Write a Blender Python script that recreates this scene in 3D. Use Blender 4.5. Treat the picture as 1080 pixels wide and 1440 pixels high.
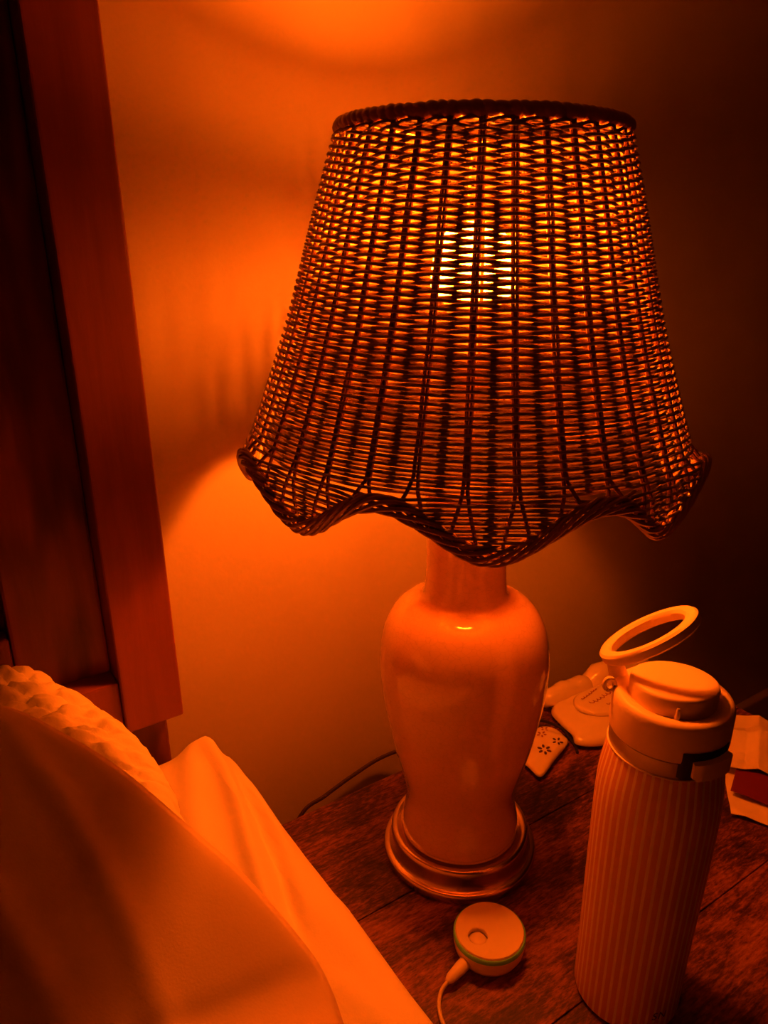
import bpy, bmesh, math, random
from mathutils import Vector, Matrix, noise

random.seed(7)
for o in list(bpy.data.objects):
    bpy.data.objects.remove(o)
SC = bpy.context.scene
COL = SC.collection
PI = math.pi

# ------------------------------------------------------------------ camera
PITCH, ROLL, YAW = .3476, -.0139, .9872          # radians; yaw from the wall direction (+X)
CAM = Vector((0, 0, 1.04))
HFWD = Vector((math.cos(YAW), math.sin(YAW), 0))
HRT = Vector((math.sin(YAW), -math.cos(YAW), 0))
cF = HFWD * math.cos(PITCH) - Vector((0, 0, math.sin(PITCH)))
cU0 = HFWD * math.sin(PITCH) + Vector((0, 0, math.cos(PITCH)))
cR = HRT * math.cos(ROLL) + cU0 * math.sin(ROLL)
cU = cU0 * math.cos(ROLL) - HRT * math.sin(ROLL)
cd = bpy.data.cameras.new('camera')
cd.sensor_fit = 'VERTICAL'
cd.sensor_height = 36
cd.lens = 27.0
cd.clip_start = .01
cam = bpy.data.objects.new('camera', cd)
cam.matrix_world = Matrix(((cR.x, cU.x, -cF.x, CAM.x), (cR.y, cU.y, -cF.y, CAM.y),
                           (cR.z, cU.z, -cF.z, CAM.z), (0, 0, 0, 1)))
COL.objects.link(cam)
SC.camera = cam

# ------------------------------------------------------------------ world, exposure
w = bpy.data.worlds.new('night')
SC.world = w
w.use_nodes = True
w.node_tree.nodes['Background'].inputs[0].default_value = (0, 0, 0, 1)
w.node_tree.nodes['Background'].inputs[1].default_value = 0
SC.view_settings.view_transform = 'Standard'
SC.view_settings.look = 'None'
SC.view_settings.gamma = 1
SC.view_settings.use_curve_mapping = False
SC.view_settings.exposure = 0
BULB_COLOR = (1.0, .120, .003)                    # amber sleep bulb: the only light in the room
BULB_POWER = 400.0

# ------------------------------------------------------------------ materials
def mat(name, color=(.5, .5, .5), rough=.6, metal=0, spec=.5, **kw):
    m = bpy.data.materials.new(name)
    m.use_nodes = True
    b = m.node_tree.nodes['Principled BSDF']
    b.inputs['Base Color'].default_value = (*color, 1)
    b.inputs['Roughness'].default_value = rough
    b.inputs['Metallic'].default_value = metal
    b.inputs['Specular IOR Level'].default_value = spec
    for k, v in kw.items():
        b.inputs[k.replace('_', ' ')].default_value = v
    return m

def N(m, kind, **props):
    n = m.node_tree.nodes.new(kind)
    for k, v in props.items():
        setattr(n, k, v)
    return n

def link(m, a, b):
    m.node_tree.links.new(a, b)

def coords(m, scale=(1, 1, 1), rot=(0, 0, 0)):
    t = N(m, 'ShaderNodeTexCoord')
    mp = N(m, 'ShaderNodeMapping')
    mp.inputs['Scale'].default_value = scale
    mp.inputs['Rotation'].default_value = rot
    link(m, t.outputs['Object'], mp.inputs[0])
    return mp.outputs[0]

def ramp(m, fac, stops):
    r = N(m, 'ShaderNodeValToRGB')
    e = r.color_ramp.elements
    while len(e) < len(stops):
        e.new(.5)
    for i, (p, c) in enumerate(stops):
        e[i].position = p
        e[i].color = (*c, 1)
    link(m, fac, r.inputs[0])
    return r.outputs[0]

def noise_tex(m, vec, scale, detail=4, rough=.55, dist=0):
    n = N(m, 'ShaderNodeTexNoise')
    n.inputs['Scale'].default_value = scale
    n.inputs['Detail'].default_value = detail
    n.inputs['Roughness'].default_value = rough
    n.inputs['Distortion'].default_value = dist
    link(m, vec, n.inputs['Vector'])
    return n.outputs[0]

def bump(m, height, strength=.2, dist=.002):
    b = N(m, 'ShaderNodeBump')
    b.inputs['Strength'].default_value = strength
    b.inputs['Distance'].default_value = dist
    link(m, height, b.inputs['Height'])
    link(m, b.outputs[0], m.node_tree.nodes['Principled BSDF'].inputs['Normal'])

def base(m, out):
    link(m, out, m.node_tree.nodes['Principled BSDF'].inputs['Base Color'])

def mixc(m, fac, a, b, mode='MIX'):
    x = N(m, 'ShaderNodeMix', data_type='RGBA', blend_type=mode)
    for sock, v in ((x.inputs[0], fac), (x.inputs[6], a), (x.inputs[7], b)):
        if isinstance(v, (int, float)):
            sock.default_value = v
        elif isinstance(v, tuple):
            sock.default_value = (*v, 1)
        else:
            link(m, v, sock)
    return x.outputs[2]

# painted wall with roller stipple
M_WALL = mat('painted_plaster', (.66, .6, .5), .55)
_v = coords(M_WALL)
base(M_WALL, ramp(M_WALL, noise_tex(M_WALL, _v, 6, 3), [(.3, (.63, .57, .47)), (.7, (.68, .62, .52))]))
bump(M_WALL, noise_tex(M_WALL, _v, 170, 3), .12, .002)
M_CEIL = mat('ceiling_paint', (.5, .47, .42), .9)
M_WALL2 = mat('low_bounce_wall_paint', (.26, .22, .19), .7)  # unseen walls, darkened to cut the light they bounce back
M_FLOOR = mat('floor_boards', (.25, .14, .07), .5)
_v = coords(M_FLOOR, (2, 14, 1))
base(M_FLOOR, ramp(M_FLOOR, noise_tex(M_FLOOR, _v, 4, 5), [(.3, (.16, .08, .04)), (.7, (.32, .18, .09))]))
M_TRIM = mat('trim_paint', (.62, .56, .48), .45)

def wood(name, dark, light, scale, rough, rot=(0, 0, 0), wave=True, spec=.5):
    m = mat(name, light, rough, spec=spec)
    v = coords(m, scale, rot)
    n1 = noise_tex(m, v, 2.0, 2, .5, 0)
    f = noise_tex(m, v, 5.5, 6, .6, .4)
    if wave:                                       # cathedral grain: contour lines of a slow noise
        k1 = N(m, 'ShaderNodeMath', operation='MULTIPLY')
        k1.inputs[1].default_value = 46
        link(m, n1, k1.inputs[0])
        k2 = N(m, 'ShaderNodeMath', operation='SINE')
        link(m, k1.outputs[0], k2.inputs[0])
        k3 = N(m, 'ShaderNodeMath', operation='MULTIPLY_ADD')
        k3.inputs[1].default_value = .5
        k3.inputs[2].default_value = .5
        link(m, k2.outputs[0], k3.inputs[0])
        f = mixc(m, .30, f, k3.outputs[0])
    base(m, ramp(m, f, [(.25, dark), (.75, light)]))
    v2 = coords(m, tuple(s * 9 for s in scale), rot)
    bump(m, noise_tex(m, v2, 4, 3), .15, .0008)
    return m

M_POST = wood('cherry_post_wood', (.19, .05, .02), (.30, .085, .034), (9, 9, 1.1), .42, wave=False)
M_PLANK = wood('oak_plank_wood', (.085, .025, .011), (.27, .082, .034), (8, 8, 1.3), .4)

# rustic laminate on the nightstand: dark weathered patches with saw marks
M_RUSTIC = mat('rustic_laminate', (.3, .12, .05), .42)
_v = coords(M_RUSTIC, (5, 13, 5))
_n1 = noise_tex(M_RUSTIC, _v, 1.7, 8, .68, .8)
_v2 = coords(M_RUSTIC, (22, 130, 20))
_n2 = noise_tex(M_RUSTIC, _v2, 2.5, 5, .65, .3)
_v3 = coords(M_RUSTIC, (75, 240, 60))
_n3 = noise_tex(M_RUSTIC, _v3, 1.6, 4, .75, .3)
_mx = mixc(M_RUSTIC, .30, mixc(M_RUSTIC, .36, _n1, _n2), _n3)
base(M_RUSTIC, ramp(M_RUSTIC, _mx, [(.42, (.014, .006, .003)), (.485, (.085, .027, .012)), (.545, (.24, .08, .033)), (.64, (.46, .18, .08))]))
bump(M_RUSTIC, _n2, .25, .0006)
M_DARKWOOD = mat('dark_frame_wood', (.09, .04, .02), .5)

# ceramic, metal
M_CERAMIC = mat('crackle_glaze', (.80, .66, .52), .14, spec=.6, Coat_Weight=1, Coat_Roughness=.03)
_v = coords(M_CERAMIC, (1, 1, 1.6))
vo = N(M_CERAMIC, 'ShaderNodeTexVoronoi', feature='DISTANCE_TO_EDGE')
vo.inputs['Scale'].default_value = 160
link(M_CERAMIC, _v, vo.inputs['Vector'])
base(M_CERAMIC, ramp(M_CERAMIC, vo.outputs[0], [(.0, (.68, .45, .33)), (.05, (.78, .53, .39))]))
bump(M_CERAMIC, noise_tex(M_CERAMIC, _v, 200, 2), .02, .0006)
M_NICKEL = mat('brushed_nickel', (.74, .60, .46), .24, 1)
_v = coords(M_NICKEL, (3, 3, 900))
bump(M_NICKEL, noise_tex(M_NICKEL, _v, 3, 2), .06, .0004)
M_BRASS = mat('brass_fitting', (.75, .5, .2), .35, 1)
M_STEELDARK = mat('dark_steel', (.08, .07, .06), .5, .7)

# rattan
M_RATTAN = mat('rattan', (.42, .22, .10), .42, spec=.35)
_v = coords(M_RATTAN, (90, 90, 300))
base(M_RATTAN, ramp(M_RATTAN, noise_tex(M_RATTAN, _v, 1, 2), [(.3, (.25, .15, .065)), (.7, (.45, .32, .16))]))
M_STAKE = mat('rattan_stake', (.30, .14, .06), .5, spec=.3)
M_BORDER = mat('rattan_border', (.46, .25, .11), .38, spec=.5)

# bulb
M_BULB = bpy.data.materials.new('amber_bulb_glass')
M_BULB.use_nodes = True
M_BULB.node_tree.nodes.clear()
_e = N(M_BULB, 'ShaderNodeEmission')
_e.inputs[0].default_value = (*BULB_COLOR, 1)
_e.inputs[1].default_value = BULB_POWER
_o = N(M_BULB, 'ShaderNodeOutputMaterial')
link(M_BULB, _e.outputs[0], _o.inputs[0])

# fabrics
def cloth(name, color, weave=900, wr=.3, sheen=.15):
    m = mat(name, color, .9, spec=.15, Sheen_Weight=sheen)
    v = coords(m)
    a = noise_tex(m, v, weave, 2)
    b2 = noise_tex(m, v, 60, 3)
    bump(m, mixc(m, .4, a, b2), wr, .001)
    return m

M_SHEET = cloth('white_sheet_cotton', (.90, .82, .74))
M_QUILT = cloth('quilted_cotton', (.80, .72, .60), 700, .35)
M_PILLOW = cloth('pillowcase_cotton', (.74, .58, .44), 800, .2)

# bottle
M_LID = mat('matte_cream_plastic', (.86, .70, .54), .45)
M_BAND = mat('steel_band', (.5, .42, .34), .38, .6)
M_BLACK = mat('rubber_and_gap_black', (.012, .010, .010), .6)
M_WHITE = mat('white_plastic', (.9, .8, .7), .35)
M_GREEN = mat('mint_ring_plastic', (.22, .78, .4), .4)
M_CABLE = mat('white_cable_rubber', (.82, .72, .6), .5)
M_CORD = mat('brown_lamp_cord', (.045, .02, .012), .6)
M_PRINT = mat('dark_print', (.06, .02, .015), .6)
M_FADED = mat('faded_print', (.32, .09, .05), .6)
M_FILM = mat('glossy_packet_film', (.82, .74, .64), .22, spec=.6)
M_PAPER = mat('white_paper', (.80, .70, .58), .7)
M_REDCARD = mat('dark_red_card', (.16, .012, .012), .5)

M_STRIPE = mat('striped_bottle_coating', (.6, .4, .3), .42)
_t = N(M_STRIPE, 'ShaderNodeTexCoord')
_s = N(M_STRIPE, 'ShaderNodeSeparateXYZ')
link(M_STRIPE, _t.outputs['Object'], _s.inputs[0])
_a = N(M_STRIPE, 'ShaderNodeMath', operation='ARCTAN2')
link(M_STRIPE, _s.outputs[1], _a.inputs[0])
link(M_STRIPE, _s.outputs[0], _a.inputs[1])
_b = N(M_STRIPE, 'ShaderNodeMath', operation='MULTIPLY')
_b.inputs[1].default_value = 44
link(M_STRIPE, _a.outputs[0], _b.inputs[0])
_c = N(M_STRIPE, 'ShaderNodeMath', operation='SINE')
link(M_STRIPE, _b.outputs[0], _c.inputs[0])
base(M_STRIPE, ramp(M_STRIPE, _c.outputs[0], [(.30, (.68, .34, .23)), (.62, (.92, .80, .64))]))

# ------------------------------------------------------------------ mesh builder
class MB:
    def __init__(s):
        s.v, s.f = [], []

    def tube(s, pts, r, sides=6, closed=False, flat=1.0, cap=True):
        pts = [Vector(p) for p in pts]
        n = len(pts)
        rr = r if isinstance(r, (list, tuple)) else [r] * n
        b0 = len(s.v)
        ref = None
        for i, p in enumerate(pts):
            if closed:
                t = pts[(i + 1) % n] - pts[i - 1]
            else:
                t = pts[min(i + 1, n - 1)] - pts[max(i - 1, 0)]
            t.normalize()
            if ref is None:
                ref = Vector((0, 0, 1)) if abs(t.z) < .8 else Vector((1, 0, 0))
            u = ref - t * ref.dot(t)
            if u.length < 1e-6:
                u = t.orthogonal()
            u.normalize()
            w2 = t.cross(u)
            if not closed:
                ref = u
            else:
                ref = Vector((0, 0, 1)) if abs(t.z) < .8 else u
            for k in range(sides):
                a = 2 * PI * k / sides
                s.v.append(p + (u * math.cos(a) * flat + w2 * math.sin(a)) * rr[i])
        m = n if closed else n - 1
        for i in range(m):
            j = (i + 1) % n
            for k in range(sides):
                k2 = (k + 1) % sides
                s.f.append((b0 + i * sides + k, b0 + i * sides + k2, b0 + j * sides + k2, b0 + j * sides + k))
        if not closed and cap:
            s.f.append(tuple(b0 + k for k in range(sides))[::-1])
            s.f.append(tuple(b0 + (n - 1) * sides + k for k in range(sides)))
        return s

    def lathe(s, prof, seg=64, c=(0, 0, 0), rfun=None, cap=True):
        b0 = len(s.v)
        for (r, z) in prof:
            for k in range(seg):
                a = 2 * PI * k / seg
                q = r if rfun is None else rfun(r, z, a)
                s.v.append(Vector((c[0] + q * math.cos(a), c[1] + q * math.sin(a), c[2] + z)))
        for i in range(len(prof) - 1):
            for k in range(seg):
                k2 = (k + 1) % seg
                s.f.append((b0 + i * seg + k, b0 + i * seg + k2, b0 + (i + 1) * seg + k2, b0 + (i + 1) * seg + k))
        if cap and prof[0][0] > 1e-6:
            s.f.append(tuple(b0 + k for k in range(seg))[::-1])
        if cap and prof[-1][0] > 1e-6:
            s.f.append(tuple(b0 + (len(prof) - 1) * seg + k for k in range(seg)))
        return s

    def grid(s, nu, nv, fn):
        b0 = len(s.v)
        for i in range(nu + 1):
            for j in range(nv + 1):
                s.v.append(Vector(fn(i / nu, j / nv)))
        for i in range(nu):
            for j in range(nv):
                a = b0 + i * (nv + 1) + j
                s.f.append((a, a + nv + 1, a + nv + 2, a + 1))
        return s

    def prism(s, poly, z0, z1):
        b0 = len(s.v)
        n = len(poly)
        for z in (z0, z1):
            for p in poly:
                s.v.append(Vector((p[0], p[1], z)))
        s.f.append(tuple(b0 + i for i in range(n))[::-1])
        s.f.append(tuple(b0 + n + i for i in range(n)))
        for i in range(n):
            j = (i + 1) % n
            s.f.append((b0 + i, b0 + j, b0 + n + j, b0 + n + i))
        return s

    def move(s, m):
        s.v = [m @ v for v in s.v]
        return s

    def build(s, name, material, parent=None, smooth=True, loc=None, merge=False, crisp=True):
        me = bpy.data.meshes.new(name)
        me.from_pydata([tuple(v) for v in s.v], [], s.f)
        me.update()
        bm = bmesh.new()
        bm.from_mesh(me)
        if merge:
            bmesh.ops.remove_doubles(bm, verts=bm.verts, dist=1e-6)
        bmesh.ops.recalc_face_normals(bm, faces=bm.faces)
        for f in bm.faces:
            f.smooth = smooth
        if smooth and crisp:
            for e in bm.edges:
                if len(e.link_faces) == 2 and e.calc_face_angle(0) > .75:
                    e.smooth = False
        bm.to_mesh(me)
        bm.free()
        me.materials.append(material)
        o = bpy.data.objects.new(name, me)
        COL.objects.link(o)
        if parent is not None:
            o.parent = parent
        if loc is not None:
            o.location = loc
        return o

def box(name, lo, hi, material, parent=None, bevel=.002, seg=2, origin=None):
    c = [(a + b) / 2 for a, b in zip(lo, hi)]
    if parent is not None and origin is None:
        origin = (0, 0, 0)
    if origin is None:
        origin = (c[0], c[1], lo[2])
    bm = bmesh.new()
    bmesh.ops.create_cube(bm, size=1)
    for v in bm.verts:
        v.co = Vector([(v.co[i] * (hi[i] - lo[i])) + c[i] - origin[i] for i in range(3)])
    if bevel:
        bmesh.ops.bevel(bm, geom=list(bm.edges), offset=bevel, segments=seg, affect='EDGES', profile=.6)
    for f in bm.faces:
        f.smooth = False
    me = bpy.data.meshes.new(name)
    bm.to_mesh(me)
    bm.free()
    me.materials.append(material)
    o = bpy.data.objects.new(name, me)
    COL.objects.link(o)
    if parent is not None:
        o.parent = parent
    else:
        o.location = origin
    return o

def empty(name, loc=(0, 0, 0)):
    o = bpy.data.objects.new(name, None)
    o.location = loc
    o.empty_display_size = .05
    COL.objects.link(o)
    return o

def tag(o, label=None, cat=None, group=None, kind=None):
    if label:
        o['label'] = label
    if cat:
        o['category'] = cat
    if group:
        o['group'] = group
    if kind:
        o['kind'] = kind
    return o

def catmull(pts, n=10, closed=False):
    pts = [Vector(p) for p in pts]
    out = []
    m = len(pts)
    rng = range(m) if closed else range(m - 1)
    for i in rng:
        if closed:
            p0, p1, p2, p3 = pts[i - 1], pts[i], pts[(i + 1) % m], pts[(i + 2) % m]
        else:
            p0, p1, p2, p3 = pts[max(i - 1, 0)], pts[i], pts[i + 1], pts[min(i + 2, m - 1)]
        for k in range(n):
            t = k / n
            out.append(.5 * ((2 * p1) + (p2 - p0) * t + (2 * p0 - 5 * p1 + 4 * p2 - p3) * t * t + (3 * p1 - p0 - 3 * p2 + p3) * t ** 3))
    if not closed:
        out.append(pts[-1])
    return out

def interp(tab, x):
    if x <= tab[0][0]:
        return tab[0][1]
    for (a, b), (c, d) in zip(tab, tab[1:]):
        if x <= c:
            t = (x - a) / (c - a)
            return b + (d - b) * t
    return tab[-1][1]

# ------------------------------------------------------------------ the room
WALL_Y = .63
TZ = .50                                           # nightstand top
S = lambda o: tag(o, kind='structure')
S(box('floor', (-2.6, -3.0, -.08), (3.2, WALL_Y + .1, 0), M_FLOOR, bevel=0))
S(box('ceiling', (-2.6, -3.0, 2.45), (3.2, WALL_Y + .1, 2.53), M_CEIL, bevel=0))
S(box('wall_back', (-2.6, WALL_Y, 0), (3.2, WALL_Y + .1, 2.45), M_WALL, bevel=0))
S(box('wall_front', (-2.6, -3.1, 0), (3.2, -3.0, 2.45), M_WALL2, bevel=0))
S(box('wall_left', (-2.7, -3.0, 0), (-2.6, WALL_Y, 2.45), M_WALL2, bevel=0))
S(box('wall_right', (3.2, -3.0, 0), (3.3, WALL_Y, 2.45), M_WALL2, bevel=0))
bb = S(box('baseboard_back', (-2.6, WALL_Y - .016, 0), (3.2, WALL_Y, .245), M_TRIM, bevel=.004))

# ------------------------------------------------------------------ bed: frame with headboard
bed = empty('headboard', (-.5, .3, 0))
tag(bed, 'reddish brown wooden headboard with recessed panels behind the pillows', 'headboard')
bo = Vector((-.5, .3, 0))
def bpart(name, lo, hi, m, bevel=.002, parent=bed, seg=2):
    o = box(name, tuple(Vector(lo) - bo), tuple(Vector(hi) - bo), m, parent, bevel, seg)
    return o
HBF = .56                                          # front face of the posts
bpart('post', (.115, HBF, .657), (.163, HBF + .045, 1.42), M_POST, .0025, seg=3)
bpart('post', (-1.21, HBF, .657), (-1.162, HBF + .045, 1.42), M_POST, .0025, seg=3)
bpart('leg', (.105, HBF + .022, 0), (.154, HBF + .05, .665), M_PLANK, .002)
bpart('leg', (-1.2, HBF + .022, 0), (-1.151, HBF + .05, .665), M_PLANK, .002)
bpart('bottom_rail', (-1.162, HBF + .004, .648), (.1145, HBF + .04, .704), M_POST, .002)
bpart('top_rail', (-1.162, HBF + .003, 1.335), (.1145, HBF + .042, 1.42), M_POST, .002)
for x0 in (.046, -.5585, -1.162):
    bpart('stile', (x0, HBF + .024, .7045), (x0 + .0685, HBF + .042, 1.3345), M_PLANK, .0025)
for x0, x1 in ((-.4895, .0455), (-1.093, -.559)):
    bpart('panel_rail', (x0, HBF + .024, .7045), (x1, HBF + .042, .757), M_PLANK, .0035, seg=3)
    bpart('panel_rail', (x0, HBF + .024, 1.28), (x1, HBF + .042, 1.3345), M_PLANK, .0035, seg=3)
    bpart('panel', (x0 - .005, HBF + .042, .72), (x1 + .005, HBF + .052, 1.31), M_PLANK, .001)
base_o = empty('bed_base', (-.5, -.4, 0))
tag(base_o, 'dark upholstered bed base under the white mattress', 'bed base')
box('platform', (-.69, -.93, .10), (.69, .96, .3 - .0004), M_DARKWOOD, base_o, .01)
for x in (-.66, .60):
    for y in (-.9, .86):
        box('leg', (x, y, 0), (x + .06, y + .06, .10), M_DARKWOOD, base_o, .003)

# mattress with its fitted sheet
MT, MX, MY = .622, .199, .572                       # top height, right side, head end
def seg_dist(p, a, b):
    ab = b - a
    t = max(0, min(1, (p - a).dot(ab) / ab.dot(ab)))
    return (p - a - ab * t).length, t
folds = [  # polyline points (x, y), height, half width
    ([(.186, .566), (.180, .52), (.168, .46), (.156, .41), (.147, .37), (.143, .33)], .0048, .0075),
    ([(.190, .560), (.189, .52), (.180, .46), (.172, .41), (.160, .36), (.156, .33)], -.0055, .0055),
    ([(.192, .54), (.191, .50), (.187, .45), (.183, .41)], .0038, .0055),
    ([(.165, .565), (.150, .52), (.135, .47), (.122, .42)], .003, .010),
    ([(.195, .35), (.185, .30), (.18, .22)], .0018, .012),
    ([(.16, .29), (.165, .25), (.175, .18)], .002, .010),
]
folds = [([Vector(p) for p in pl], h, wd) for pl, h, wd in folds]
def sheet_disp(x, y):
    p = Vector((x, y))
    d = 0
    if x > .05:
        for pl, h, wd in folds:
            best, tt = 9, 0
            for i in range(len(pl) - 1):
                q, t = seg_dist(p, pl[i], pl[i + 1])
                if q < best:
                    best, tt = q, (i + t) / (len(pl) - 1)
            if best < wd * 3:
                d += 1.6 * h * math.exp(-(best / wd) ** 2) * min(1, 4 * (1 - tt) + .15)
    d += .0022 * noise.noise(Vector((x * 14, y * 9, 1.3))) + .0009 * noise.noise(Vector((x * 60, y * 30, 4)))
    # the raised corner pocket
    q = (p - Vector((.178, .556))).length
    d += .011 * math.exp(-(q / .016) ** 2)
    return d
def mattress_pt(sx, sy):
    # cross-section parameter along x: underside edge -> side -> rounded edge -> top
    return (sx, sy)
mb = MB()
RR = .028
xs = [-1.205] + [-1.2 + .1 * i for i in range(1, 12)]
xs += [-.07 + .006 * i for i in range(0, 28)] + [.0975 + .0025 * i for i in range(40)]
xs = [x for x in xs if x < MX - RR]
prof = [(x, MT, 1) for x in xs]
for k in range(0, 11):
    a = PI / 2 * k / 10
    prof.append((MX - RR + RR * math.sin(a), MT - RR + RR * math.cos(a), math.cos(a) * .9 + .1))
for z in (.58, .54, .48, .40, .33):
    prof.append((MX + (.002 if z < .58 else 0), z, .1))
prof.append((MX - .02, .30, 0))
prof.append((-1.19, .30, 0))
ys = [-1.33 + .1 * i for i in range(14)] + [.05 + .004 * i for i in range(0, 130)]
ys = [y for y in ys if y < MY - RR]
yp = [(y, 0.0, 1) for y in ys]
for k in range(0, 9):
    a = PI / 2 * k / 8
    yp.append((MY - RR + RR * math.sin(a), RR * (1 - math.cos(a)), math.cos(a)))
nv = len(yp)
for (x, z, wt) in prof:
    for (y, drop, wy) in yp:
        zz = z
        if z > .34:
            zz = z - drop * max(0, (z - .34) / (MT - .34))
        d = sheet_disp(min(x, MX), y) if wt > 0 else 0
        xx = x + (d * (1 - wt) * .6 if x > .1 else 0)
        # rounded plan corner
        if x > MX - .04 and y > MY - .05:
            xx -= .012 * ((x - MX + .04) / .04) * ((y - MY + .05) / .05) ** 2
        mb.v.append(Vector((xx, y, zz + d * wt)) - Vector((-.5, -.4, .3)))
for i in range(len(prof) - 1):
    for j in range(nv - 1):
        a = i * nv + j
        mb.f.append((a, a + nv, a + nv + 1, a + 1))
mb.f.append(tuple(i * nv for i in range(len(prof))))
mb.f.append(tuple(i * nv + nv - 1 for i in range(len(prof)))[::-1])
_n = len(prof)
mb.f.append(tuple([0] + [j for j in range(1, nv)] + [(_n - 1) * nv + j for j in range(nv - 1, -1, -1)]))
mat_o = mb.build('mattress', M_SHEET, None, True, (-.5, -.4, .3), crisp=False)
tag(mat_o, 'mattress in a smooth white fitted sheet with creased corner beside the nightstand', 'mattress')

# pillows -----------------------------------------------------------
def cushion(name, outline, center, up, down, material, rings=26, sub=10, disp=None, pexp=.5, zfloor=None):
    """outline: closed list of 3D points (star shaped about center)."""
    ol = catmull(outline, sub, True)
    c = Vector(center)
    n = len(ol)
    m = MB()
    org = Vector((c.x, c.y, min(p.z for p in ol) - down * .5))
    def layer(sign, amp):
        b0 = len(m.v)
        for i in range(rings):
            s = 1 - i / rings
            for p in ol:
                q = c.lerp(p, s)
                base_z = p.z * s + c.z * (1 - s)
                q.z = base_z + sign * amp * (1 - s ** (1 / pexp)) ** pexp
                if disp and sign > 0:
                    q.z += disp(q.x, q.y, s)
                if zfloor is not None and sign < 0:
                    q.z = max(q.z, zfloor)
                m.v.append(q - org)
        b1 = len(m.v)
        q = c.copy()
        q.z += sign * amp
        if disp and sign > 0:
            q.z += disp(q.x, q.y, 0)
        if zfloor is not None and sign < 0:
            q.z = max(q.z, zfloor)
        m.v.append(q - org)
        for i in range(rings - 1):
            for k in range(n):
                k2 = (k + 1) % n
                m.f.append((b0 + i * n + k, b0 + i * n + k2, b0 + (i + 1) * n + k2, b0 + (i + 1) * n + k))
        for k in range(n):
            k2 = (k + 1) % n
            m.f.append((b0 + (rings - 1) * n + k, b0 + (rings - 1) * n + k2, b1))
    layer(1, up)
    layer(-1, down)
    o = m.build(name, material, None, True, org, merge=True, crisp=False)
    return o

def quilt_disp(x, y, s):
    p = Vector((x * 48 + .6 * noise.noise(Vector((x * 25, y * 25, 2))), y * 62 + .4 * noise.noise(Vector((x * 30, y * 22, 6))), 3.7))
    d, _ = noise.voronoi(p)
    e = max(0, d[1] - d[0])
    seam = min(1, e * 5)
    seam = seam * seam * (3 - 2 * seam)
    puff = min(1, e * 1.5)
    wr = .0020 * noise.noise(Vector((x * 130, y * 210, 0))) + .0008 * noise.noise(Vector((x * 300, y * 300, 5)))
    return (.0040 * seam + .0052 * puff - .0065 + wr) * min(1, (1.03 - s) * 9)
qp = cushion('quilted_pillow',
             [(.032, .540, .738), (.070, .508, .735), (.089, .475, .727), (.101, .448, .719), (.106, .42, .710), (.105, .395, .701), (.085, .372, .690),
              (-.1, .365, .68), (-.45, .365, .68), (-.60, .39, .68), (-.62, .46, .69), (-.5, .537, .715), (-.2, .547, .72)],
             (-.2, .46, .70), .076, .07, M_QUILT, 80, 26, quilt_disp, .5, .6245)
tag(qp, 'cream quilted pillow with puckered stitching, lying against the headboard', 'pillow')

creases = [([(.012, .435), (.020, .405), (.030, .37), (.040, .335), (.049, .298), (.053, .262), (.055, .235)], .0042, .0065),
           ([(-.02, .34), (-.004, .318), (.008, .285), (.016, .26), (.02, .235)], .0042, .0065)]
creases = [([Vector(p) for p in pl], h, wd) for pl, h, wd in creases]
def pillow_disp(x, y, s):
    p = Vector((x, y))
    d = 0
    for pl, h, wd in creases:
        best = 9
        for i in range(len(pl) - 1):
            best = min(best, seg_dist(p, pl[i], pl[i + 1])[0])
        d += h * math.exp(-(best / wd) ** 2)
    d += .006 * noise.noise(Vector((x * 9, y * 7, 8))) + .002 * noise.noise(Vector((x * 26, y * 22, 3)))
    return d * min(1, (1 - s) * 6)
fp = cushion('smooth_pillow',
             [(-.02, .425, .808), (.021, .413, .803), (.049, .3855, .788), (.070, .359, .772), (.0934, .3345, .742), (.115, .3135, .712),
              (.136, .289, .672), (.1420, .275, .652), (.138, .25, .644), (.125, .20, .644), (.08, .12, .645),
              (-.05, .08, .65), (-.3, .10, .67), (-.42, .2, .70), (-.40, .33, .77), (-.2, .42, .805)],
             (-.1, .25, .72), .022, .02, M_PILLOW, 40, 10, pillow_disp, .5, .636)
tag(fp, 'smooth pillow in a plain pillowcase lying closest to the camera over the sheet', 'pillow')

# ------------------------------------------------------------------ nightstand
NX0, NX1, NY0, NY1 = .222, .785, .105, .5585
ns = empty('nightstand', ((NX0 + NX1) / 2, (NY0 + NY1) / 2, 0))
tag(ns, 'rustic dark brown nightstand with weathered plank top under the lamp', 'nightstand')
no = Vector(ns.location)
def npart(name, lo, hi, m, bevel=.0012, parent=ns):
    return box(name, tuple(Vector(lo) - no), tuple(Vector(hi) - no), m, parent, bevel)
edges_y = [NY0, .2665, .4215, NY1]
for a, b in zip(edges_y, edges_y[1:]):
    npart('plank', (NX0, a + .0004, TZ - .022), (NX1, b - .0004, TZ), M_RUSTIC, .0008)
npart('apron', (NX0 + .02, NY0 + .02, TZ - .16), (NX1 - .02, NY1 - .012, TZ - .0222), M_DARKWOOD)
dr = npart('drawer_front', (NX0 + .035, NY0 + .004, TZ - .15), (NX1 - .035, NY0 + .0198, TZ - .035), M_RUSTIC)
k = MB().lathe([(.006, 0), (.006, .012), (.013, .016), (.014, .022), (.009, .027), (0, .028)], 20)
k.move(Matrix.Translation(Vector(((NX0 + NX1) / 2, NY0 + .004, TZ - .09)) - no) @ Matrix.Rotation(PI / 2, 4, 'X'))
k.build('knob', M_STEELDARK, dr)
for x in (NX0 + .012, NX1 - .047):
    for y in (NY0 + .012, NY1 - .047):
        npart('leg', (x, y, 0), (x + .035, y + .035, TZ - .0225), M_DARKWOOD, .003)
npart('shelf', (NX0 + .02, NY0 + .02, .14), (NX1 - .02, NY1 - .02, .158), M_RUSTIC)

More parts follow.
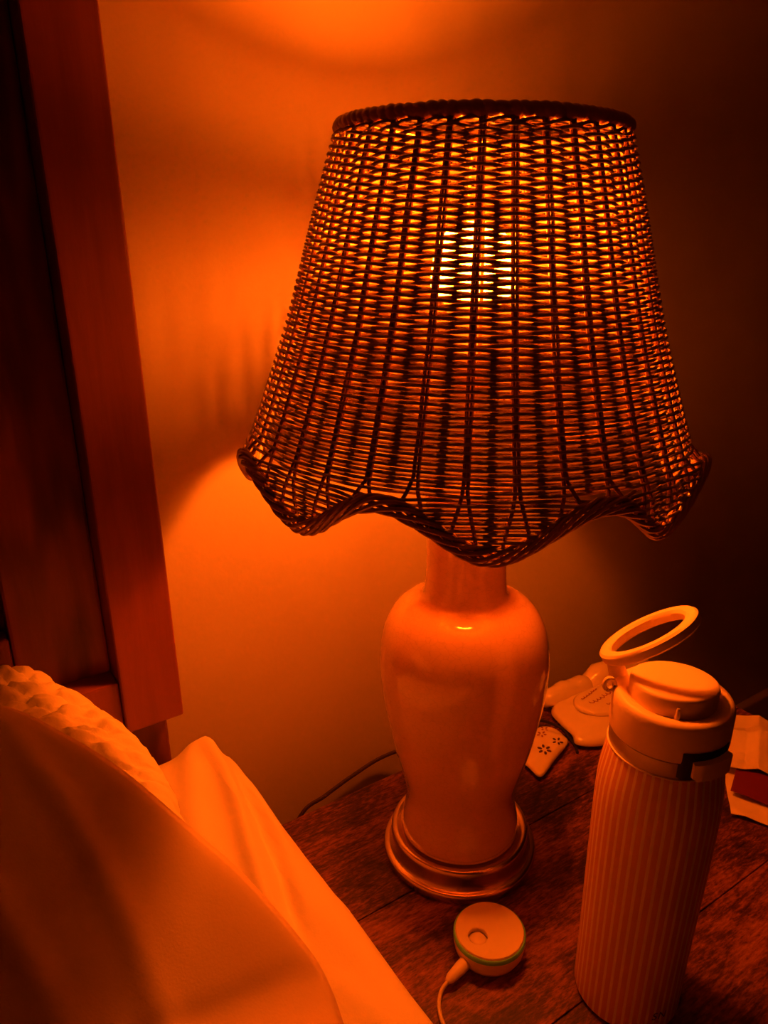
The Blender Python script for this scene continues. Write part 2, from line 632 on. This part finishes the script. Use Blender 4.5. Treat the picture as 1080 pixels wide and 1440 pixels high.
# ------------------------------------------------------------------ table lamp
LX, LY = .3699, .4404
lamp = empty('table_lamp', (LX, LY, TZ))
tag(lamp, 'white ceramic vase table lamp with a scalloped wicker shade, switched on', 'lamp')
MB().lathe([(0, .0006), (.0682, .0006), (.0696, .0014), (.0702, .0034), (.0702, .0064), (.0697, .0082), (.0684, .0092), (.0668, .0094), (.0652, .0098), (.0642, .0115),
            (.0634, .0150), (.0630, .0200), (.0629, .0232), (.0624, .0256), (.0612, .0271), (.0595, .0276), (.0574, .0272), (.0552, .0262), (.0535, .0258), (.045, .0258), (0, .0258)], 112).build('base', M_NICKEL, lamp)
vp = [(.0, .0266), (.048, .0266), (.0515, .0285), (.0527, .033), (.0522, .039), (.0505, .047), (.0490, .057), (.0488, .066), (.0502, .077),
      (.0530, .089), (.0570, .104), (.0612, .121), (.0655, .143), (.0690, .163), (.0709, .181), (.0717, .196), (.0712, .210), (.0694, .2225),
      (.0664, .233), (.0618, .2425), (.0560, .2495), (.0490, .2545), (.0420, .2575), (.0365, .260), (.0342, .264), (.0334, .270), (.0328, .28),
      (.0322, .295), (.0320, .315), (.0322, .335), (.0335, .345), (.0320, .350), (.0, .351)]
vprof = [(max(0, p.x), p.z) for p in catmull([(r, 0, z) for r, z in vp], 4)]
MB().lathe(vprof, 128).build('vase_body', M_CERAMIC, lamp)
MB().lathe([(0, .3505), (.034, .3505), (.035, .353), (.034, .357), (.02, .359), (.012, .363), (.010, .39), (0, .39)], 48).build('neck_cap', M_BRASS, lamp)
sk = MB().lathe([(0, .39), (.015, .39), (.0165, .395), (.0165, .425), (.0185, .43), (.0185, .452), (.0172, .456), (0, .456)], 40).build('socket', M_BRASS, lamp)
MB().tube([(.017, 0, .415), (.03, -.004, .415)], .0028, 8).build('switch_key', M_STEELDARK, sk)
bu = MB().lathe([(.0225, .4960), (.0262, .4972), (.0290, .4998), (.0303, .5040), (.0304, .508), (.0300, .515), (.0286, .5235), (.0262, .5315), (.0225, .5380), (.0175, .5428), (.0110, .5460), (.0045, .5473), (0, .5475)], 48).build('bulb', M_BULB, lamp)
MB().lathe([(0, .4562), (.013, .4562), (.0135, .466), (.0145, .470), (.0160, .476), (.0185, .486), (.0215, .4935), (.0224, .4958), (.0, .4962)], 48).build('bulb_housing', M_WHITE, bu)
hp = catmull([(.012, 0, .395), (.032, 0, .405), (.046, 0, .45), (.049, 0, .50), (.046, 0, .55), (.030, 0, .588), (.008, 0, .597),
              (-.008, 0, .597), (-.030, 0, .588), (-.046, 0, .55), (-.049, 0, .50), (-.046, 0, .45), (-.032, 0, .405), (-.012, 0, .395)], 6)
_rot = Matrix.Rotation(YAW, 4, 'Z')
MB().tube(hp, .0013, 8).move(_rot).build('harp', M_BRASS, lamp)
MB().lathe([(0, .597), (.004, .597), (.004, .604), (.007, .607), (.008, .613), (.005, .618), (0, .620)], 24).build('finial', M_BRASS, lamp)

# -- wicker shade: the top hoop carries stakes, weavers, rim wrap and border
PIV = Vector((0, 0, .50))
shade = MB()
ZR = .6045
RAD = [(.33, .173), (.36, .1690), (.3901, .1625), (.4337, .1466), (.4853, .1292), (.5524, .1106), (.6035, .0955), (.612, .0930)]
RADC = []
_pts = catmull([(r, 0, z) for z, r in RAD], 8)
RADC = [(p.z, p.x) for p in _pts]
def Rz(z):
    return interp(RADC, z)
def SP(r, phi, z):
    return Vector((r * math.cos(phi), r * math.sin(phi), z)) - PIV
FRONT = YAW + PI                                    # direction from the lamp to the camera
PHI0 = FRONT + math.radians(-.3)                     # a lobe of the hem faces the camera
NST = 34
NLOBE = 8
PST = FRONT + math.radians(-6.2)                     # phase of the stakes
hoop = MB().tube([SP(Rz(ZR), 2 * PI * i / 120, ZR) for i in range(120)], .0032, 10, True)
sh = hoop.build('lampshade', M_BORDER, lamp)
sh['label'] = 'brown woven wicker lampshade with scalloped braided hem'
sh.location = PIV
TILT = math.radians(1.45)
sh.rotation_euler = Matrix.Rotation(TILT, 3, HFWD).to_euler()

# rim wrap: a flat cane wound round the hoop
wrap_mb = MB()
nw, ns2 = 1000, 14
for i in range(nw):
    a = 2 * PI * i / nw
    aw = a + .02 * noise.noise(Vector((math.cos(a) * 5, math.sin(a) * 5, 1)))
    for k2 in range(ns2):
        b = 2 * PI * k2 / ns2
        ph = (aw * 92 + b) / 2
        big = noise.noise(Vector((math.cos(a) * 8, math.sin(a) * 8, 3)))
        rr = .0034 + .0010 * abs(math.sin(ph)) ** .6 + .0006 * big
        wrap_mb.v.append(SP(Rz(ZR) + rr * math.cos(b), a, ZR + rr * math.sin(b) * 1.08))
for i in range(nw):
    j2 = (i + 1) % nw
    for k2 in range(ns2):
        k3 = (k2 + 1) % ns2
        wrap_mb.f.append((i * ns2 + k2, i * ns2 + k3, j2 * ns2 + k3, j2 * ns2 + k2))
wrap_mb.build('rim_wrap', M_BORDER, sh)

def zhem(phi):
    return .3785 - .0150 * math.cos(NLOBE * (phi - PHI0))
def rhem(phi):
    c = math.cos(NLOBE * (phi - PHI0))
    return .1670 - .0035 * c

# stakes: pairs of thin rods that spread below the arches
for k2 in range(NST):
    phi = PST + 2 * PI * k2 / NST
    m = MB()
    for sgn in (-1, 1):
        pts = []
        zt = ZR - .001
        spread = 2 * PI / NST * .26
        zb = zhem(phi + sgn * spread) - .001
        nseg = 26
        for i in range(nseg + 1):
            z = zt + (zb - zt) * i / nseg
            r = Rz(z)
            if z < .40:
                t = min(1, max(0, (.405 - z) / max(.004, .405 - zb)))
                t = t * t * (3 - 2 * t)
                r = r + (rhem(phi + sgn * spread) - r) * t
            else:
                t = 0
            off = .00120 / r * (1 - t) + spread * t
            pts.append(SP(r, phi + sgn * off + .004 * noise.noise(Vector((k2 * 3.1, z * 30, sgn))), z))
        m.tube(pts, .00130, 6)
    m.build('stake', M_STAKE, sh)

# weavers: one strand per row passing in front of one stake and behind the next,
# alternate rows the other way round
AMP = .0026
def wrad(n, closed, a0, a1):
    return [.00104 + .00025 * math.sin(NST / 2 * (a0 + (a1 - a0) * i / n - PST)) ** 2 for i in range(n if closed else n + 1)]
def weave_pts(row, z, a0, a1, n, closed, rfun):
    pts = []
    sg = 1 if row % 2 else -1
    for i in range(n if closed else n + 1):
        phi = a0 + (a1 - a0) * i / n
        zz = z + .0008 * noise.noise(Vector((math.cos(phi) * 1.6, math.sin(phi) * 1.6, row * .09))) \
            + .00020 * noise.noise(Vector((math.cos(phi) * 6, math.sin(phi) * 6, row * 3.1))) \
            + .0011 * max(0, noise.noise(Vector((math.cos(phi) * 5, math.sin(phi) * 5, row * 7.7))) - .42)
        dn = sg * AMP * math.cos(NST / 2 * (phi - PST))          # in and out along the sloping surface normal
        pts.append(SP(rfun(phi, zz) + dn * .959, phi, zz + dn * .284))
    return pts
z = ZR - .0090
row = 0
PIT = .00232
while z > .3965:
    m = MB()
    m.tube(weave_pts(row, z, 0, 2 * PI, NST * 8, True, lambda phi, zz: Rz(zz)), wrad(NST * 8, True, 0, 2 * PI), 6, True)
    m.build('weaver', M_RATTAN, sh)
    row += 1
    z -= PIT * (1 + .03 * math.sin(row * 1.9))
zend = z
# top twine: two strands twisted together under the rim
for s2 in (0, 1):
    pts = []
    n = NST * 10
    for i in range(n):
        phi = 2 * PI * i / n
        a = NST / 2 * phi + s2 * PI
        zc = ZR - .0062
        pts.append(SP(Rz(zc) + .0022 * math.cos(a), phi, zc + .0016 * math.sin(a)))
    MB().tube(pts, .00115, 6, True).build('twine', M_RATTAN, sh)

# the lobes: short weavers between the arches
def lobe_r(phi, zz):
    r = Rz(zz)
    t = min(1, max(0, (.405 - zz) / max(.004, .405 - zhem(phi))))
    return r + (rhem(phi) - r) * t * t * (3 - 2 * t)
while z > .3605:
    for lobe in range(NLOBE):
        pc = PHI0 + lobe * 2 * PI / NLOBE
        c = max(-1, min(1, (.3785 + .0005 - z) / .0150))
        half = math.acos(c) / NLOBE
        if half < .06:
            continue
        n = max(8, int(half * 2 / (2 * PI) * NST * 8))
        MB().tube(weave_pts(row, z, pc - half, pc + half, n, False, lobe_r), wrad(n, False, pc - half, pc + half), 6).build('short_weaver', M_RATTAN, sh)
    row += 1
    z -= .00235
# braided hem
NB = 7
for s2 in range(NB):
    pts = []
    n = 300
    for i in range(n):
        phi = 2 * PI * i / n
        a = 14 * phi + 2 * PI * s2 / NB
        rad = .0040 + .0006 * noise.noise(Vector((phi * 9, s2 * 3, 0)))
        pts.append(SP(rhem(phi) + rad * .8 * math.cos(a), phi, zhem(phi) + rad * 1.25 * math.sin(a)))
    MB().tube(pts, .00140, 7, True).build('hem_strand', M_BORDER, sh)
# wire fitter inside the shade
sp = MB()
for k2 in range(3):
    a = YAW + 2 * PI * k2 / 3
    sp.tube([SP(.003, a, .5975), SP(.05, a, .5985), SP(Rz(ZR) - .003, a, ZR - .002)], .0013, 6)
sp.tube([SP(.0085, 2 * PI * i / 24, .5975) for i in range(24)], .0016, 6, True)
sp.build('fitter', M_BRASS, sh)
# cord from the back of the base, dropping behind the nightstand
cord = catmull([(.0, .069, .006), (.02, .10, .006), (.052, .121, .0035), (.070, .135, -.006), (.062, .166, -.0205), (.03, .178, -.028), (-.007, .179, -.036),
                (-.045, .178, -.046), (-.078, .177, -.058), (-.12, .165, -.12), (-.13, .16, -.3), (-.12, .165, -.42)], 8)
MB().tube(cord, .0022, 8).build('power_cord', M_CORD, lamp)

# ------------------------------------------------------------------ charging puck
CH = Vector((.3175, .338, TZ))
ch = empty('charging_puck', CH)
ch.scale = (1, 1, 1.22)
tag(ch, 'round white charging puck with mint ring and cable in front of lamp', 'charger')
R0 = .0282
MB().lathe([(0, .0004), (.020, .0004), (.0245, .002), (.0272, .0065), (R0, .0118), (R0 + .0001, .0150), (0, .0150)], 72).build('body', M_WHITE, ch)
MB().lathe([(R0 - .004, .0148), (R0 + .0004, .0150), (R0 + .0003, .0168), (R0 - .0005, .0178), (R0 - .004, .0178)], 72, cap=False).build('ring', M_GREEN, ch)
# top disc with an off-centre round recess
disc = MB()
pc = Vector((-.0115, .0005, 0))
rin = .0076
na = 64
prf = []
for i in range(na):
    a = 2 * PI * i / na
    o1 = Vector((math.cos(a), math.sin(a), 0))
    prf.append(o1)
b0 = 0
lay = []
def addring(fn):
    s0 = len(disc.v)
    for i in range(na):
        disc.v.append(fn(prf[i]))
    lay.append(s0)
addring(lambda u: u * (R0 - .0012) + Vector((0, 0, .0160)))
addring(lambda u: u * (R0 - .0012) + Vector((0, 0, .0182)))
addring(lambda u: u * (R0 - .0019) + Vector((0, 0, .0190)))
addring(lambda u: (u * (R0 - .004)).lerp(pc + u * rin, .5) + Vector((0, 0, .01905)))
addring(lambda u: pc + u * (rin + .0004) + Vector((0, 0, .0190)))
addring(lambda u: pc + u * rin + Vector((0, 0, .0186)))
addring(lambda u: pc + u * rin + Vector((0, 0, .0158)))
for q in range(len(lay) - 1):
    for i in range(na):
        j = (i + 1) % na
        disc.f.append((lay[q] + i, lay[q] + j, lay[q + 1] + j, lay[q + 1] + i))
disc.build('top_plate', M_WHITE, ch)
MB().lathe([(0, .0151), (.0058, .0151), (.0062, .0166), (.0056, .0171), (0, .0170)], 40, (pc.x, pc.y, 0)).build('contact', M_WHITE, ch)
pg = catmull([(-.0265, -.0035, .008), (-.031, -.0045, .008), (-.038, -.006, .0078), (-.0445, -.0066, .0065), (-.0475, -.0068, .0055)], 4)
rad = [interp([(0, .0050), (.35, .0050), (.7, .0040), (1, .0019)], i / (len(pg) - 1)) for i in range(len(pg))]
MB().tube(pg, rad, 16, flat=.78).build('plug', M_WHITE, ch)
cb = catmull([(-.0465, -.0068, .0056), (-.054, -.0085, .0036), (-.0615, -.015, .0022), (-.0665, -.024, .0020), (-.070, -.034, .0020), (-.078, -.045, .0018), (-.090, -.052, .0016)], 8)
MB().tube(cb, .00155, 10).build('cable', M_CABLE, ch)

# ------------------------------------------------------------------ bottle
BX, BY = .3834, .2569
bt = empty('bottle', (BX, BY, TZ))
tag(bt, 'tall insulated bottle with striped body and carry loop raised over its lid', 'bottle')
bprof = [(0, .0005), (.0375, .0005), (.0396, .0015), (.0402, .004), (.0403, .012), (.0408, .05), (.0420, .10), (.0430, .15), (.0433, .175), (.0430, .190),
         (.0420, .2005), (.0406, .2095), (.0396, .2160), (.0392, .2190), (.0385, .2196), (0, .2196)]
MB().lathe(bprof, 128).build('body', M_STRIPE, bt)
MB().lathe([(.0388, .2190), (.0398, .2194), (.0399, .2200), (.0388, .2203)], 96, cap=False).build('rim_line', M_WHITE, bt)
MB().lathe([(0, .2201), (.0388, .2201), (.0390, .2205), (.0390, .2312), (.0386, .2316), (0, .2316)], 96).build('band', M_BAND, bt)
lid = MB().lathe([(0, .2320), (.0390, .2320), (.0398, .2326), (.0400, .2345), (.0401, .2530), (.0397, .2562), (.0384, .2582), (.0362, .2590), (.0325, .2588),
                  (.0308, .2578), (.0300, .2568), (0, .2566)], 96).build('lid', M_LID, bt)
fr = -HFWD
rt = HRT
# push button disc on top, dipping slightly to the back
dm = Matrix.Translation(Vector((0, 0, .2566)) + rt * -.0005) @ Matrix.Rotation(math.radians(-4.0), 4, HRT)
MB().lathe([(0, -.001), (.0288, -.001), (.0290, .004), (.0292, .0095), (.0286, .0112), (.0272, .0120), (.0180, .0122), (0, .0121)], 80).move(dm).build('button', M_LID, lid)
tb = fr * .0292 + rt * -.0085
MB().tube([tb + Vector((0, 0, .2575)), tb * 1.02 + Vector((0, 0, .2615)), tb * .99 + Vector((0, 0, .2655))], [.0021, .0017, .0010], 10).build('marker', M_LID, lid)
# latch
def around(ang, r, z):
    d = fr * math.cos(ang) + rt * math.sin(ang)
    return Vector((d.x * r, d.y * r, z))
def curved_block(a0, a1, r0, r1, z0, z1, na2=10):
    m = MB()
    ring = []
    for i in range(na2 + 1):
        a = a0 + (a1 - a0) * i / na2
        e = .0018 if i in (0, na2) else 0
        ring.append([around(a, r0, z0 + e * .3), around(a, r1 - e, z0 + e * .6), around(a, r1 - e, z1 - e * .6), around(a, r0, z1 - e * .3)])
    for q in ring:
        m.v += q
    for i in range(na2):
        for k3 in range(4):
            k4 = (k3 + 1) % 4
            m.f.append((i * 4 + k3, i * 4 + k4, i * 4 + 4 + k4, i * 4 + 4 + k3))
    m.f.append((0, 1, 2, 3))
    m.f.append(tuple(na2 * 4 + q for q in (3, 2, 1, 0)))
    return m
curved_block(-.20, .92, .037, .0404, .2212, .2405, 14).build('latch_gap_shade', M_BLACK, lid)  # solid black block; its colour gives the latch gap its shade
curved_block(.04, .82, .040, .0450, .2230, .2350, 10).build('latch', M_LID, lid)
# small ear with a hole on the left rim
ec = rt * -.0415 + fr * -.010 + Vector((0, 0, .2590))
er = MB()
for i in range(20):
    a = 2 * PI * i / 20
er.tube([ec + rt * math.cos(2 * PI * i / 20) * .0034 + Vector((0, 0, math.sin(2 * PI * i / 20) * .0042)) for i in range(20)], .0017, 8, True)
er.build('ear', M_LID, lid)
# carry loop: hinged on the far left of the lid, standing open
hg = rt * -.0300 + fr * -.0270 + Vector((0, 0, .2545))
la = (rt * math.cos(math.radians(33)) + Vector((0, 0, math.sin(math.radians(33))))).normalized()
lb = (-fr * math.cos(math.radians(19)) - Vector((0, 0, math.sin(math.radians(19))))).normalized()
rl = .0312
lc = hg + la * (rl - .004) + Vector((0, 0, .017)) + rt * -.005
loop = MB()
nrm = la.cross(lb)
nl = 72
prf2 = [(-.0048, -.0022), (-.0030, -.0040), (.0026, -.0040), (.0042, -.0024), (.0042, .0024), (.0026, .0040), (-.0030, .0040), (-.0048, .0022)]
for i in range(nl):
    a = 2 * PI * i / nl
    d = la * math.cos(a) + lb * math.sin(a)
    for (u, v) in prf2:
        loop.v.append(lc + d * (rl + u) + nrm * v)
for i in range(nl):
    j = (i + 1) % nl
    for k3 in range(8):
        k4 = (k3 + 1) % 8
        loop.f.append((i * 8 + k3, i * 8 + k4, j * 8 + k4, j * 8 + k3))
lp = loop.build('carry_loop', M_LID, bt)
hb0 = lc - la * rl * .9
MB().tube([hg + Vector((0, 0, -.006)), hg + Vector((0, 0, .002)), hb0 + lb * -.002], [.008, .0075, .006], 10, flat=.8).build('hinge', M_LID, lp)
# lettering low on the body
fc = bpy.data.curves.new('lettering', 'FONT')
fc.body = 'SN'
fc.size = .0095
fc.shear = .15
fc.space_character = 1.1
fo = bpy.data.objects.new('tmp_text', fc)
COL.objects.link(fo)
bpy.context.view_layer.update()
tm = bpy.data.meshes.new_from_object(fo.evaluated_get(bpy.context.evaluated_depsgraph_get()))
bpy.data.objects.remove(fo)
tv = MB()
def wrap(p, r):
    ang = .13 + p.x / .0406
    return around(ang, r, .0145 + p.y)
bm = bmesh.new()
bm.from_mesh(tm)
bmesh.ops.triangulate(bm, faces=bm.faces)
bmesh.ops.subdivide_edges(bm, edges=bm.edges, cuts=1)
tv.v = [wrap(v.co, .0409) for v in bm.verts]
tv.f = [tuple(v.index for v in f.verts) for f in bm.faces]
bm.free()
tv.build('lettering', M_PRINT, bt, False)
bpy.data.meshes.remove(tm)
BTILT = math.radians(1.6)
bt.rotation_euler = Matrix.Rotation(BTILT, 3, HFWD).to_euler()
bt.scale = (.945, .945, 1)

# ------------------------------------------------------------------ packets behind the lamp
def pack_disp(seed, a, sc):
    return lambda x, y, s: a * noise.noise(Vector((x * sc, y * sc, seed))) * min(1, (1 - s) * 5)
sa = cushion('floral_sachet', [(.494, .476, .507), (.495, .4595, .507), (.527, .471, .507), (.559, .483, .507), (.565, .494, .507), (.566, .51, .507), (.553, .522, .507), (.522, .513, .507), (.500, .50, .507)],
             (.53, .493, .507), .007, .006, M_FILM, 14, 6, pack_disp(3, .003, 70), .5, TZ + .0006)
tag(sa, 'small pale sachet printed with dark flowers lying behind the lamp base', 'sachet')
org = Vector(sa.location)
def blotch(cx, cy, rx, ry, ang, parent, m, zt, name='petal'):
    b = MB()
    pts = []
    for i in range(10):
        a = 2 * PI * i / 10
        x = rx * math.cos(a)
        y = ry * math.sin(a)
        pts.append((cx + x * math.cos(ang) - y * math.sin(ang), cy + x * math.sin(ang) + y * math.cos(ang)))
    b.prism(pts, zt, zt + .0006)
    b.v = [v - Vector(parent.location) for v in b.v]
    return b.build(name, m, parent, False)
def top_z(o, x, y):
    dg = bpy.context.evaluated_depsgraph_get()
    best = None
    lo = Vector(o.location)
    for v in o.data.vertices:
        d = (v.co.x + lo.x - x) ** 2 + (v.co.y + lo.y - y) ** 2
        if best is None or d < best[0] - 1e-7:
            best = (d, v.co.z + lo.z)
        elif d < best[0] + 3e-6:
            best = (best[0], max(best[1], v.co.z + lo.z))
    return best[1]
for cx, cy, n, s in ((.523, .484, 6, .0052), (.546, .487, 5, .0042), (.541, .506, 5, .0040), (.552, .513, 4, .0034)):
    for i in range(n):
        a = 2 * PI * i / n + cx * 40
        px, py = cx + math.cos(a) * s, cy + math.sin(a) * s
        blotch(px, py, s * .5, s * .26, a, sa, M_PRINT if cy < .50 else M_FADED, top_z(sa, px, py) - .0001)
# dark cable lying between sachet and pouch
dk = catmull([(.492, .515, .0122), (.53, .527, .0165), (.553, .523, .0165), (.5685, .505, .011), (.570, .490, .004), (.566, .478, .0022), (.560, .470, .0022)], 8)
dk = [Vector(p) + Vector((0, 0, TZ)) for p in dk]
dko = MB().tube([p - Vector((.55, .5, TZ)) for p in dk], .0017, 8).build('thin_cable', M_BLACK, None, True, (.55, .5, TZ))
tag(dko, 'thin black cable curling between the floral sachet and the white pouch', 'cable')
po = cushion('white_pouch', [(.571, .489, .509), (.565, .476, .507), (.585, .460, .507), (.63, .446, .507), (.675, .435, .508), (.70, .46, .509), (.708, .50, .510), (.695, .53, .510), (.65, .540, .510), (.605, .543, .510), (.582, .532, .510), (.574, .51, .510)],
             (.64, .492, .510), .012, .008, M_FILM, 18, 6, pack_disp(9, .002, 55), .42, TZ + .0006)
tag(po, 'flat white pouch with a rounded flap and faint script between lamp and bottle', 'pouch')
fl = cushion('flap', [(.598, .508, .5215), (.606, .487, .5215), (.626, .475, .5215), (.652, .468, .5215), (.672, .480, .5215), (.676, .506, .5215), (.668, .524, .5215), (.640, .529, .5215), (.612, .526, .5215)],
             (.638, .500, .5215), .0050, .003, M_FILM, 10, 6, None, .28)
fl.parent = po
fl.location = Vector(fl.location) - Vector(po.location)
def scribble(x0, y0, dx, dy, n, h, seed):
    rnd = random.Random(seed)
    d = Vector((dx, dy, 0))
    u = d.normalized()
    pv = Vector((-u.y, u.x, 0))
    pts = []
    for i in range(n * 4 + 1):
        t = i / (n * 4)
        a = i * PI / 2
        pts.append(Vector((x0, y0, .5266)) + d * t + pv * h * math.sin(a) * rnd.uniform(.5, 1.1) + u * .0012 * math.cos(a))
    pts = catmull(pts, 3)
    m = MB().tube([p - Vector(po.location) for p in pts], .00065, 4, flat=.5)
    return m.build('script_print', M_FADED, po)
scribble(.614, .503, .047, .003, 8, .0028, 1)
scribble(.612, .514, .030, .006, 6, .0014, 2)
scribble(.628, .491, .034, -.004, 7, .0014, 3)
# wrapped roll against the back edge
rp = catmull([(.588, .549, 0), (.60, .548, 0), (.625, .547, 0), (.648, .546, 0), (.658, .546, 0), (.668, .545, 0), (.69, .543, 0), (.715, .541, 0), (.74, .539, 0), (.75, .538, 0)], 5)
rr = []
for i, p in enumerate(rp):
    t = i / (len(rp) - 1)
    rr.append(interp([(0, .004), (.06, .0115), (.2, .0135), (.36, .0125), (.44, .0100), (.5, .0125), (.6, .0165), (.9, .0165), (1, .008)], t) * (1 + .06 * noise.noise(Vector((t * 14, 1, 2)))))
m = MB().tube([Vector((p.x, p.y, TZ + .0008 + r)) - Vector((.66, .545, TZ)) for p, r in zip(rp, rr)], rr, 18)
m.v = [v + Vector((0, 1, 1)) * .0012 * noise.noise(v * 130) + Vector((0, 0, .0014)) for v in m.v]
ro = m.build('wrapped_roll', M_FILM, None, True, (.66, .545, TZ))
tag(ro, 'film wrapped roll pinched in the middle, lying behind the white pouch', 'roll')

# ------------------------------------------------------------------ papers at the right edge of the nightstand
def crumple(x, y, zl, seed, amp=.004):
    v = noise.voronoi(Vector((x * 26, y * 26, seed)))[0]
    return zl + amp * (v[0] - .3) * 1.6 + .0015 * noise.noise(Vector((x * 60, y * 60, seed)))
def sheet(name, poly4, zfn, material, nu=26, nv=26, thick=.0006):
    p = [Vector((*q, 0)) for q in poly4]
    c = sum(p, Vector()) / 4
    c.z = TZ
    m = MB()
    def P(u, v, dz):
        q = p[0].lerp(p[1], u).lerp(p[3].lerp(p[2], u), v)
        return Vector((q.x, q.y, zfn(q.x, q.y, u, v) + dz)) - c
    m.grid(nu, nv, lambda u, v: P(u, v, thick))
    b1 = len(m.v)
    m.grid(nu, nv, lambda u, v: P(u, v, 0))
    n1 = nv + 1
    rim = [i * n1 for i in range(nu + 1)] + [nu * n1 + j for j in range(1, n1)] + [i * n1 + nv for i in range(nu - 1, -1, -1)] + [j for j in range(nv - 1, 0, -1)]
    for a, b in zip(rim, rim[1:] + rim[:1]):
        m.f.append((a, b, b1 + b, b1 + a))
    return m.build(name, material, None, True, c)
def fold(x, y, px, py, ang, h, wd):
    """a straight sharp crease through (px, py)"""
    d = abs((x - px) * math.sin(ang) - (y - py) * math.cos(ang))
    return h * max(0, 1 - d / wd)
pa = sheet('crumpled_paper', [(.610, .318), (.648, .252), (.768, .340), (.735, .420)],
           lambda x, y, u, v: max(TZ + .0012, crumple(x, y, TZ + .003, 2, .004)), M_PAPER)
tag(pa, 'crumpled white paper beside the bottle at the right edge of the nightstand', 'paper')
ca = sheet('red_card', [(.632, .334), (.650, .279), (.708, .318), (.688, .360)],
           lambda x, y, u, v: TZ + .0105 + .001 * math.sin(u * 5), M_REDCARD, 10, 10)
tag(ca, 'dark red card tucked among the white papers beside the bottle', 'card')
pb = sheet('folded_paper', [(.654, .362), (.692, .308), (.776, .362), (.738, .418)],
           lambda x, y, u, v: max(TZ + .012, crumple(x, y, TZ + .0135, 5, .003) + fold(x, y, .722, .362, -.75, .012, .022) + fold(x, y, .68, .335, .55, .005, .012)), M_PAPER, 40, 40)
tag(pb, 'folded white paper with sharp creases on top of the red card', 'paper')
